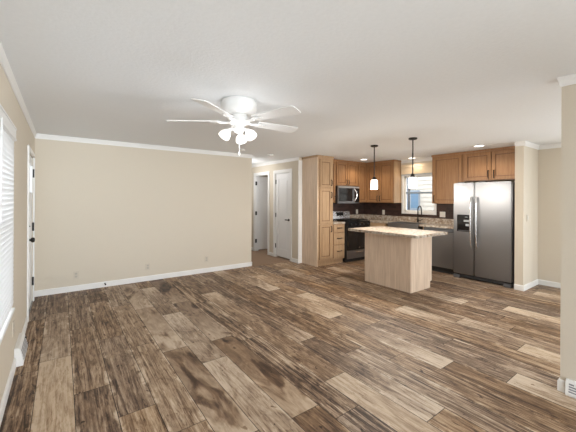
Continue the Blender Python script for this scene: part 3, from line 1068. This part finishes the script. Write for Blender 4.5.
bx(bm, 5.885, 6.335, SK[0] + .003, SK[0] + .02, .68, .900); bx(bm, 5.885, 6.335, SK[1] - .02, SK[1] - .003, .68, .900); bx(bm, 6.315, 6.335, SK[0] + .003, SK[1] - .003, .68, .900)
bx(bm, 5.885, 6.335, SK[0] + .003, SK[1] - .003, .67, .685)
bx(bm, 5.885, 6.32, 3.89, 3.91, .685, .86)
obj('basin', bm, 'steel', sk)
fc = thing('kitchen_faucet', 'tall dark gooseneck faucet behind the kitchen sink', 'faucet', (6.40, 3.86, .905))
bm = bmesh.new(); lathe(bm, [(.03, 0), (.03, .006), (.02, .014), (.019, .07), (.014, .075)], (6.39, 3.86, .906), 18); obj('base', bm, 'bronze', fc, smooth=True)
bm = bmesh.new()
pts = [(6.39, 3.86, .97), (6.39, 3.86, 1.17)] + [(6.39 - .085 * (1 - math.cos(a)) * .55, 3.86 - .085 * (1 - math.cos(a)) * .83, 1.17 + .10 * math.sin(a)) for a in [math.pi * k / 10 for k in range(1, 11)]]
pts.append((pts[-1][0], pts[-1][1], 1.08))
tube(bm, pts, .0125, 12); obj('spout', bm, 'bronze', fc, smooth=True)
bm = bmesh.new(); tube(bm, [(6.39, 3.845, .945), (6.41, 3.80, .955), (6.405, 3.745, .985)], [.009, .008, .006], 10); obj('lever', bm, 'bronze', fc, smooth=True)

# dishwasher
dw = thing('dishwasher', 'stainless dishwasher between the sink cabinet and the fridge', 'dishwasher', (6.2, 3.13, 0))
bm = bmesh.new(); bx(bm, BX + .02, 6.45, 2.835, 3.43, .10, .866); bx(bm, BX + .07, 6.45, 2.84, 3.425, 0, .10); obj('body', bm, 'blackmatte', dw)
bm = bmesh.new(); bx(bm, BX - .02, BX + .02, 2.838, 3.428, .115, .79, .004); obj('door', bm, 'steel', dw)
bm = bmesh.new(); bx(bm, BX - .015, BX + .02, 2.838, 3.428, .795, .862, .004); obj('control_panel', bm, 'darkgrey', dw)

# refrigerator
FX = 5.80
fr = thing('refrigerator', 'stainless side-by-side refrigerator with black dispenser', 'refrigerator', (6.1, 2.35, 0))
bm = bmesh.new(); bx(bm, FX + .075, 6.46, 1.885, 2.80, .03, 1.70, .006); obj('body', bm, 'darkgrey', fr)
SPL = 2.443
def fr_door(ya, yb):
    bm = bmesh.new()
    bx(bm, FX, FX + .068, ya, yb, .085, 1.715, .012)
    return obj('door', bm, 'steel', fr, smooth=True)
fz = fr_door(SPL + .004, 2.802)
rf = fr_door(1.888, SPL - .004)
bm = bmesh.new(); bx(bm, FX - .003, FX + .003, 2.505, 2.735, .845, 1.145, .004); ds = obj('dispenser', bm, 'blackgloss', fz)
bm = bmesh.new(); bx(bm, FX - .006, FX - .001, 2.52, 2.62, 1.02, 1.055); bx(bm, FX - .006, FX - .001, 2.555, 2.60, 1.10, 1.112); obj('buttons', bm, 'grey', ds)
bm = bmesh.new(); bx(bm, FX - .008, FX - .001, 2.53, 2.585, .945, .985); obj('paddle', bm, 'grey', ds)
bm = bmesh.new(); bx(bm, FX - .012, FX - .001, 2.525, 2.715, .855, .868, .003); obj('drip_tray', bm, 'darkgrey', ds)
for (yh, d) in ((SPL + .045, fz), (SPL - .045, rf)):
    bm = bmesh.new()
    n = 14
    pts = []
    for k in range(n + 1):
        s = k / n
        pts.append((FX - .012 - .05 * math.sin(math.pi * s) ** .5, yh, .58 + s * .88))
    tube(bm, pts, .013, 12)
    obj('handle', bm, 'steelhandle', d, smooth=True)
for d, ya, yb in ((fz, SPL + .06, 2.74), (rf, 1.95, SPL - .06)):
    bm = bmesh.new(); bx(bm, FX + .02, FX + .12, yb - .10, yb, 1.716, 1.73, .004); obj('hinge_cap', bm, 'darkgrey', d)
bm = bmesh.new(); bx(bm, FX + .03, FX + .08, 1.90, 2.79, .02, .08); bx(bm, FX + .022, FX + .032, 2.0, 2.68, .03, .072); obj('base_grille', bm, 'blackmatte', fr)
for (a, b) in ((1.89, 2.0), (2.69, 2.80)):
    bm = bmesh.new(); bx(bm, FX - .005, FX + .10, a, b, .0, .06, .008); obj('foot_cover', bm, 'darkgrey', fr)

# island
isl = thing('kitchen_island', 'pale oak island cabinet standing in front of the range and fridge', 'kitchen island', (4.5, 3.1, 0))
bm = bmesh.new(); bx(bm, 4.25, 4.27, 2.68, 3.555, 0, .868); obj('front_panel', bm, 'oak', isl)
bm = bmesh.new(); bx(bm, 4.27, 4.79, 2.675, 2.695, 0, .868); bx(bm, 4.79, 4.835, 2.675, 2.695, .105, .868); obj('end_panel', bm, 'oak', isl)
bm = bmesh.new(); bx(bm, 4.27, 4.79, 3.54, 3.555, 0, .868); bx(bm, 4.79, 4.835, 3.54, 3.555, .105, .868); obj('end_panel', bm, 'oak', isl)
bm = bmesh.new(); bx(bm, 4.272, 4.835, 2.696, 3.539, .105, .867); bx(bm, 4.272, 4.77, 2.696, 3.539, 0, .105); obj('body', bm, 'pale', isl)
FI = Frame((4.835, 0, 0), (0, 1, 0), (1, 0, 0))
cab_door(FI, 2.71, 3.11, .135, .85, isl, 'pale', 3.085, .76)
cab_door(FI, 3.125, 3.525, .135, .85, isl, 'pale', 3.15, .76)
ct = obj('island_countertop', bx(bmesh.new(), 3.99, 4.87, 2.43, 3.71, .869, .910, .006), 'granite')
tag(ct, 'thick speckled slab top overhanging the kitchen island', 'countertop')

# ------------------------------------------------------------------ lamps
# ceiling fan
FC = Vector((1.343, 2.627, 0))
fan = thing('ceiling_fan', 'white five-blade ceiling fan with three lit glass shades', 'ceiling fan', (FC.x, FC.y, 2.0))
bm = bmesh.new()
lathe(bm, [(.155, 2.329), (.165, 2.31), (.17, 2.27), (.16, 2.235), (.12, 2.205), (.09, 2.198)], FC, 40); obj('housing', bm, 'white', fan, smooth=True)
bm = bmesh.new(); lathe(bm, [(.075, 2.20), (.085, 2.18), (.10, 2.16), (.10, 2.125), (.07, 2.11), (.055, 2.10)], FC, 36); obj('motor_hub', bm, 'white', fan, smooth=True)
for k in range(5):
    a = 2 * math.pi * k / 5
    ca, sa = math.cos(a), math.sin(a)
    pitch = R(-13)
    def fp(r, s, n, ca=ca, sa=sa, pitch=pitch):
        ss, nn = s * math.cos(pitch) - n * math.sin(pitch), s * math.sin(pitch) + n * math.cos(pitch)
        return Vector((FC.x + r * ca - ss * sa, FC.y + r * sa + ss * ca, 2.145 + nn))
    out = [(.19, -.042), (.21, -.05), (.62, -.07), (.65, -.068), (.662, -.056), (.666, 0), (.662, .056), (.65, .068), (.62, .07), (.21, .05), (.19, .042)]
    bm = bmesh.new()
    T = [bm.verts.new(fp(r, s, .004)) for r, s in out]
    B = [bm.verts.new(fp(r, s, -.004)) for r, s in out]
    bm.faces.new(T); bm.faces.new(B[::-1])
    for i in range(len(out)):
        j = (i + 1) % len(out)
        bm.faces.new([T[i], B[i], B[j], T[j]])
    bl_ = obj('blade', bm, 'white', fan)
    bm = bmesh.new()
    tube(bm, [fp(.085, 0, -.008), fp(.14, 0, -.014), fp(.19, 0, -.010)], [.014, .012, .016], 8)
    lathe(bm, [(.035, -.012), (.04, -.008), (.038, -.004)], fp(.215, 0, 0), 16)
    lathe(bm, [(.02, -.012), (.024, -.008), (.022, -.004)], fp(.26, .0, 0), 14)
    obj('bracket', bm, 'white', bl_, smooth=True)
bm = bmesh.new(); lathe(bm, [(.045, 2.10), (.05, 2.09), (.055, 2.06), (.04, 2.04), (.02, 2.03), (.008, 2.025)], FC, 28); obj('light_fitter', bm, 'white', fan, smooth=True)
vx = Vector((math.sin(yaw), math.cos(yaw), 0))
for k, ang in enumerate((0, 120, 240)):
    d = Matrix.Rotation(R(ang), 3, 'Z') @ vx
    c = FC + Vector((0, 0, 2.06))
    bm = bmesh.new(); tube(bm, [c + d * .04, c + d * .075 + Vector((0, 0, .004)), c + d * .10 + Vector((0, 0, -.012))], .011, 10)
    arm = obj('lamp_arm', bm, 'white', fan, smooth=True)
    ax = (d * .62 + Vector((0, 0, -.78))).normalized()
    s0 = c + d * .095 + Vector((0, 0, -.008))
    bm = bmesh.new(); lathe(bm, [(.020, 0), (.024, .01), (.024, .03)], s0, 18, ax); obj('socket', bm, 'white', arm, smooth=True)
    bm = bmesh.new()
    lathe(bm, [(.026, .022), (.040, .035), (.050, .060), (.053, .090), (.050, .092), (.046, .062), (.036, .040), (.022, .028)], s0, 24, ax)
    obj('lamp_shade', bm, 'shade', arm, smooth=True)
bm = bmesh.new()
tube(bm, [FC + Vector((.004, 0, 2.03)), FC + Vector((.004, 0, 1.86))], .0022, 6)
lathe(bm, [(.002, 0), (.008, -.012), (.007, -.04), (.002, -.045)], FC + Vector((.004, 0, 1.86)), 10)
obj('pull_chain', bm, 'white', fan)
d = bpy.data.lights.new('fan_bulbs', 'POINT'); d.energy = 8; d.color = (.95, .97, 1); d.shadow_soft_size = .2
o = bpy.data.objects.new('fan_bulbs', d); o.location = (FC.x, FC.y, 1.93); COL.objects.link(o); o.parent = None

# pendants over the island
def pendant(loc, label):
    x, y = loc
    p = thing('pendant_lamp', label, 'pendant lamp', (x, y, 1.58), 'pendant lamps over the island')
    bm = bmesh.new(); lathe(bm, [(.062, H - .001), (.062, H - .018), (.05, H - .026), (.012, H - .03)], (x, y, 0), 28); obj('canopy', bm, 'black', p, smooth=True)
    bm = bmesh.new(); tube(bm, [(x, y, H - .028), (x, y, 1.79)], .009, 10); obj('rod', bm, 'black', p, smooth=True)
    bm = bmesh.new(); lathe(bm, [(.010, 1.80), (.022, 1.79), (.036, 1.755), (.040, 1.735)], (x, y, 0), 24); obj('shade_cap', bm, 'black', p, smooth=True)
    bm = bmesh.new(); lathe(bm, [(.042, 1.745), (.055, 1.735), (.060, 1.59), (.057, 1.588), (.052, 1.73), (.04, 1.738)], (x, y, 0), 28); obj('lamp_shade', bm, 'pshade', p, smooth=True)
    return p
pl = pendant((4.29, 3.395), 'black rod pendant lamp nearer the range, hung before the corner cabinets')
dup(pl, (4.22, 2.635, 1.58), 'black rod pendant lamp nearer the fridge, hung before the kitchen window')
for n_, (x, y) in enumerate(((4.29, 3.395), (4.22, 2.635))):
    d = bpy.data.lights.new('pendant_bulb', 'POINT'); d.energy = 44; d.color = (1, .95, .87); d.shadow_soft_size = .04
    o = bpy.data.objects.new('pendant_bulb', d); o.location = (x, y, 1.57); COL.objects.link(o)

# recessed lights
def can(loc, label):
    x, y = loc
    p = thing('recessed_light', label, 'ceiling light', (x, y, H), 'recessed kitchen lights')
    bm = bmesh.new(); lathe(bm, [(.072, H - .004), (.078, H - .010), (.098, H - .006), (.10, H - .0005), (.072, H - .0005)], (x, y, 0), 32, cap=False)
    obj('trim_ring', bm, 'white', p, smooth=True)
    bm = bmesh.new(); lathe(bm, [(.073, H - .0006), (.073, H - .005)], (x, y, 0), 28); obj('lens', bm, 'can', p)
    return p
cn = can((5.607, 4.73), 'recessed ceiling light in front of the microwave cabinet')
dup(cn, (5.705, 2.337, H), 'recessed ceiling light in front of the cabinet over the fridge')
dup(cn, (6.25, 3.92, H), 'recessed ceiling light above the kitchen sink and window')
for (x, y, e) in ((5.607, 4.73, 23), (5.705, 2.337, 23), (6.25, 3.92, 12)):
    d = bpy.data.lights.new('can_lamp', 'SPOT'); d.energy = e; d.color = (1, .86, .68); d.spot_size = R(150); d.spot_blend = .6; d.shadow_soft_size = .06
    o = bpy.data.objects.new('can_lamp', d); o.location = (x, y, H - .02); COL.objects.link(o)

# added unseen fill lights for the hall and the bedroom
d = bpy.data.lights.new('hall_fill', 'POINT'); d.energy = 13; d.color = (.95, .97, 1); d.shadow_soft_size = .1
o = bpy.data.objects.new('hall_fill', d); o.location = (3.52, 6.75, 2.0); COL.objects.link(o)
area('bedroom_fill', (6.3, 6.9, 1.4), (90, 0, 90), .7, 1.2, 8, (1, .97, .94))

# ------------------------------------------------------------------ small fittings
def disc(name, label, cat, x, y, r, t_, mat):
    bm = bmesh.new(); lathe(bm, [(r, H), (r, H - t_ * .6), (r * .85, H - t_), (r * .3, H - t_ * 1.05)], (x, y, 0), 28)
    return tag(obj(name, bm, mat, smooth=True), label, cat)
disc('smoke_detector', 'round white smoke detector on the ceiling at the hall entrance', 'smoke detector', 3.50, 5.42, .065, .035, 'white')
disc('ceiling_sensor', 'small white disc on the ceiling near the end of the long beige wall', 'sensor', 2.70, 5.15, .055, .028, 'white')

def outlet(F, u, v, label, pm='plate_almond', n_gang=1, kind='outlet', group=None):
    nm = 'wall_outlet' if kind == 'outlet' else 'light_switch'
    p = thing(nm, label, 'outlet' if kind == 'outlet' else 'switch', F.p(u, v, 0), group)
    w2 = .036 + .023 * (n_gang - 1)
    bm = bmesh.new(); F.box(bm, u - w2, u + w2, v - .058, v + .058, .0, .006, .002); obj('cover_plate', bm, pm, p)
    for g in range(n_gang):
        uu = u + (g - (n_gang - 1) / 2) * .046
        if kind == 'outlet':
            for s in (-1, 1):
                bm = bmesh.new(); F.box(bm, uu - .016, uu + .016, v + s * .021 - .014, v + s * .021 + .014, .0055, .0075, .001)
                F.box(bm, uu - .008, uu - .005, v + s * .021 - .005, v + s * .021 + .006, .007, .0085); F.box(bm, uu + .005, uu + .008, v + s * .021 - .005, v + s * .021 + .006, .007, .0085)
                obj('socket', bm, 'socket' if pm == 'plate_almond' else 'plate', p)
        else:
            bm = bmesh.new(); F.box(bm, uu - .013, uu + .013, v - .028, v + .028, .0055, .011, .001); obj('rocker', bm, 'plate', p)
    return p
FBk = Frame((0, YB, 0), (1, 0, 0), (0, -1, 0))
outlet(FBk, .18, .24, 'beige wall outlet low on the long back wall, closest to the entry door')
outlet(FBk, 1.195, .24, 'beige wall outlet low at the middle of the long back wall')
outlet(FBk, 2.24, .255, 'beige wall outlet low on the long back wall, closest to the hall')
FLw = Frame((XL, 0, 0), (0, 1, 0), (1, 0, 0))
outlet(FLw, 3.33, .36, 'beige wall outlet between the blind-covered window and the floor register')
FT = Frame((0, YK - .006, 0), (1, 0, 0), (0, -1, 0))
outlet(FT, 6.20, 1.09, 'white outlet on the dark tile behind the range corner', 'plate')
FTr = Frame((XR - .006, 0, 0), (0, -1, 0), (-1, 0, 0))
outlet(FTr, -4.83, 1.09, 'white outlet on the dark tile left of the kitchen window', 'plate')
outlet(FTr, -3.35, 1.10, 'white double switch on the dark tile between window and fridge', 'plate', 2, 'switch')
FSt = Frame((0, 1.735, 0), (1, 0, 0), (0, -1, 0))
outlet(FSt, 5.97, 1.13, 'pale switch on the side of the wall enclosing the fridge', 'plate_almond', 1, 'switch')

# baseboard registers
def register(F, u0, u1, label, q=1.0):
    p = thing('baseboard_register', label, 'air vent', F.p((u0 + u1) / 2, 0, 0), 'white baseboard air registers')
    bm = bmesh.new()
    prof = [(0, .001), (.042 * q, .001), (.045 * q, .022 * q), (.030 * q, .098 * q), (.020 * q, .112 * q), (0, .112 * q)]
    A = [F.p(u0, z, d) for d, z in prof]
    dv = F.u * (u1 - u0)
    prism(bm, A, (0, 0, 0), dv)
    obj('housing', bm, 'white', p, bev=.003)
    bm = bmesh.new()
    for k in range(4):
        zc = (.030 + k * .017) * q
        dd = .0457 * q - (zc - .022 * q) * .197
        a, b = F.p(u0 + .02, zc, dd - .004), F.p(u1 - .02, zc + .009 * q, dd)
        bx(bm, a.x, b.x, a.y, b.y, a.z, b.z)
    obj('louvers', bm, 'louver', p)
    bm = bmesh.new(); pc = F.p(u1 - .055, .085 * q, .030 * q); tube(bm, [pc, pc + F.n * .016 + Vector((0, 0, .006))], .006, 8); obj('damper_lever', bm, 'black' if q > 1 else 'white', p)
    return p
register(FLw, 3.42, 3.80, 'white baseboard register below the window with the blind', 1.4)
FD = Frame((XC, 0, 0), (0, 1, 0), (-1, 0, 0))
register(FD, .24, .63, 'white baseboard register on the short wall opposite the blind window')

# door stop on the back baseboard
bm = bmesh.new(); lathe(bm, [(.012, 0), (.012, .006), (.006, .008), (.006, .06), (.011, .062), (.011, .075)], (.561, YB - BT, .055), 14, (0, -1, 0))
tag(obj('door_stop', bm, 'black', smooth=True), 'small black door stop screwed to the baseboard of the long back wall', 'door stop')
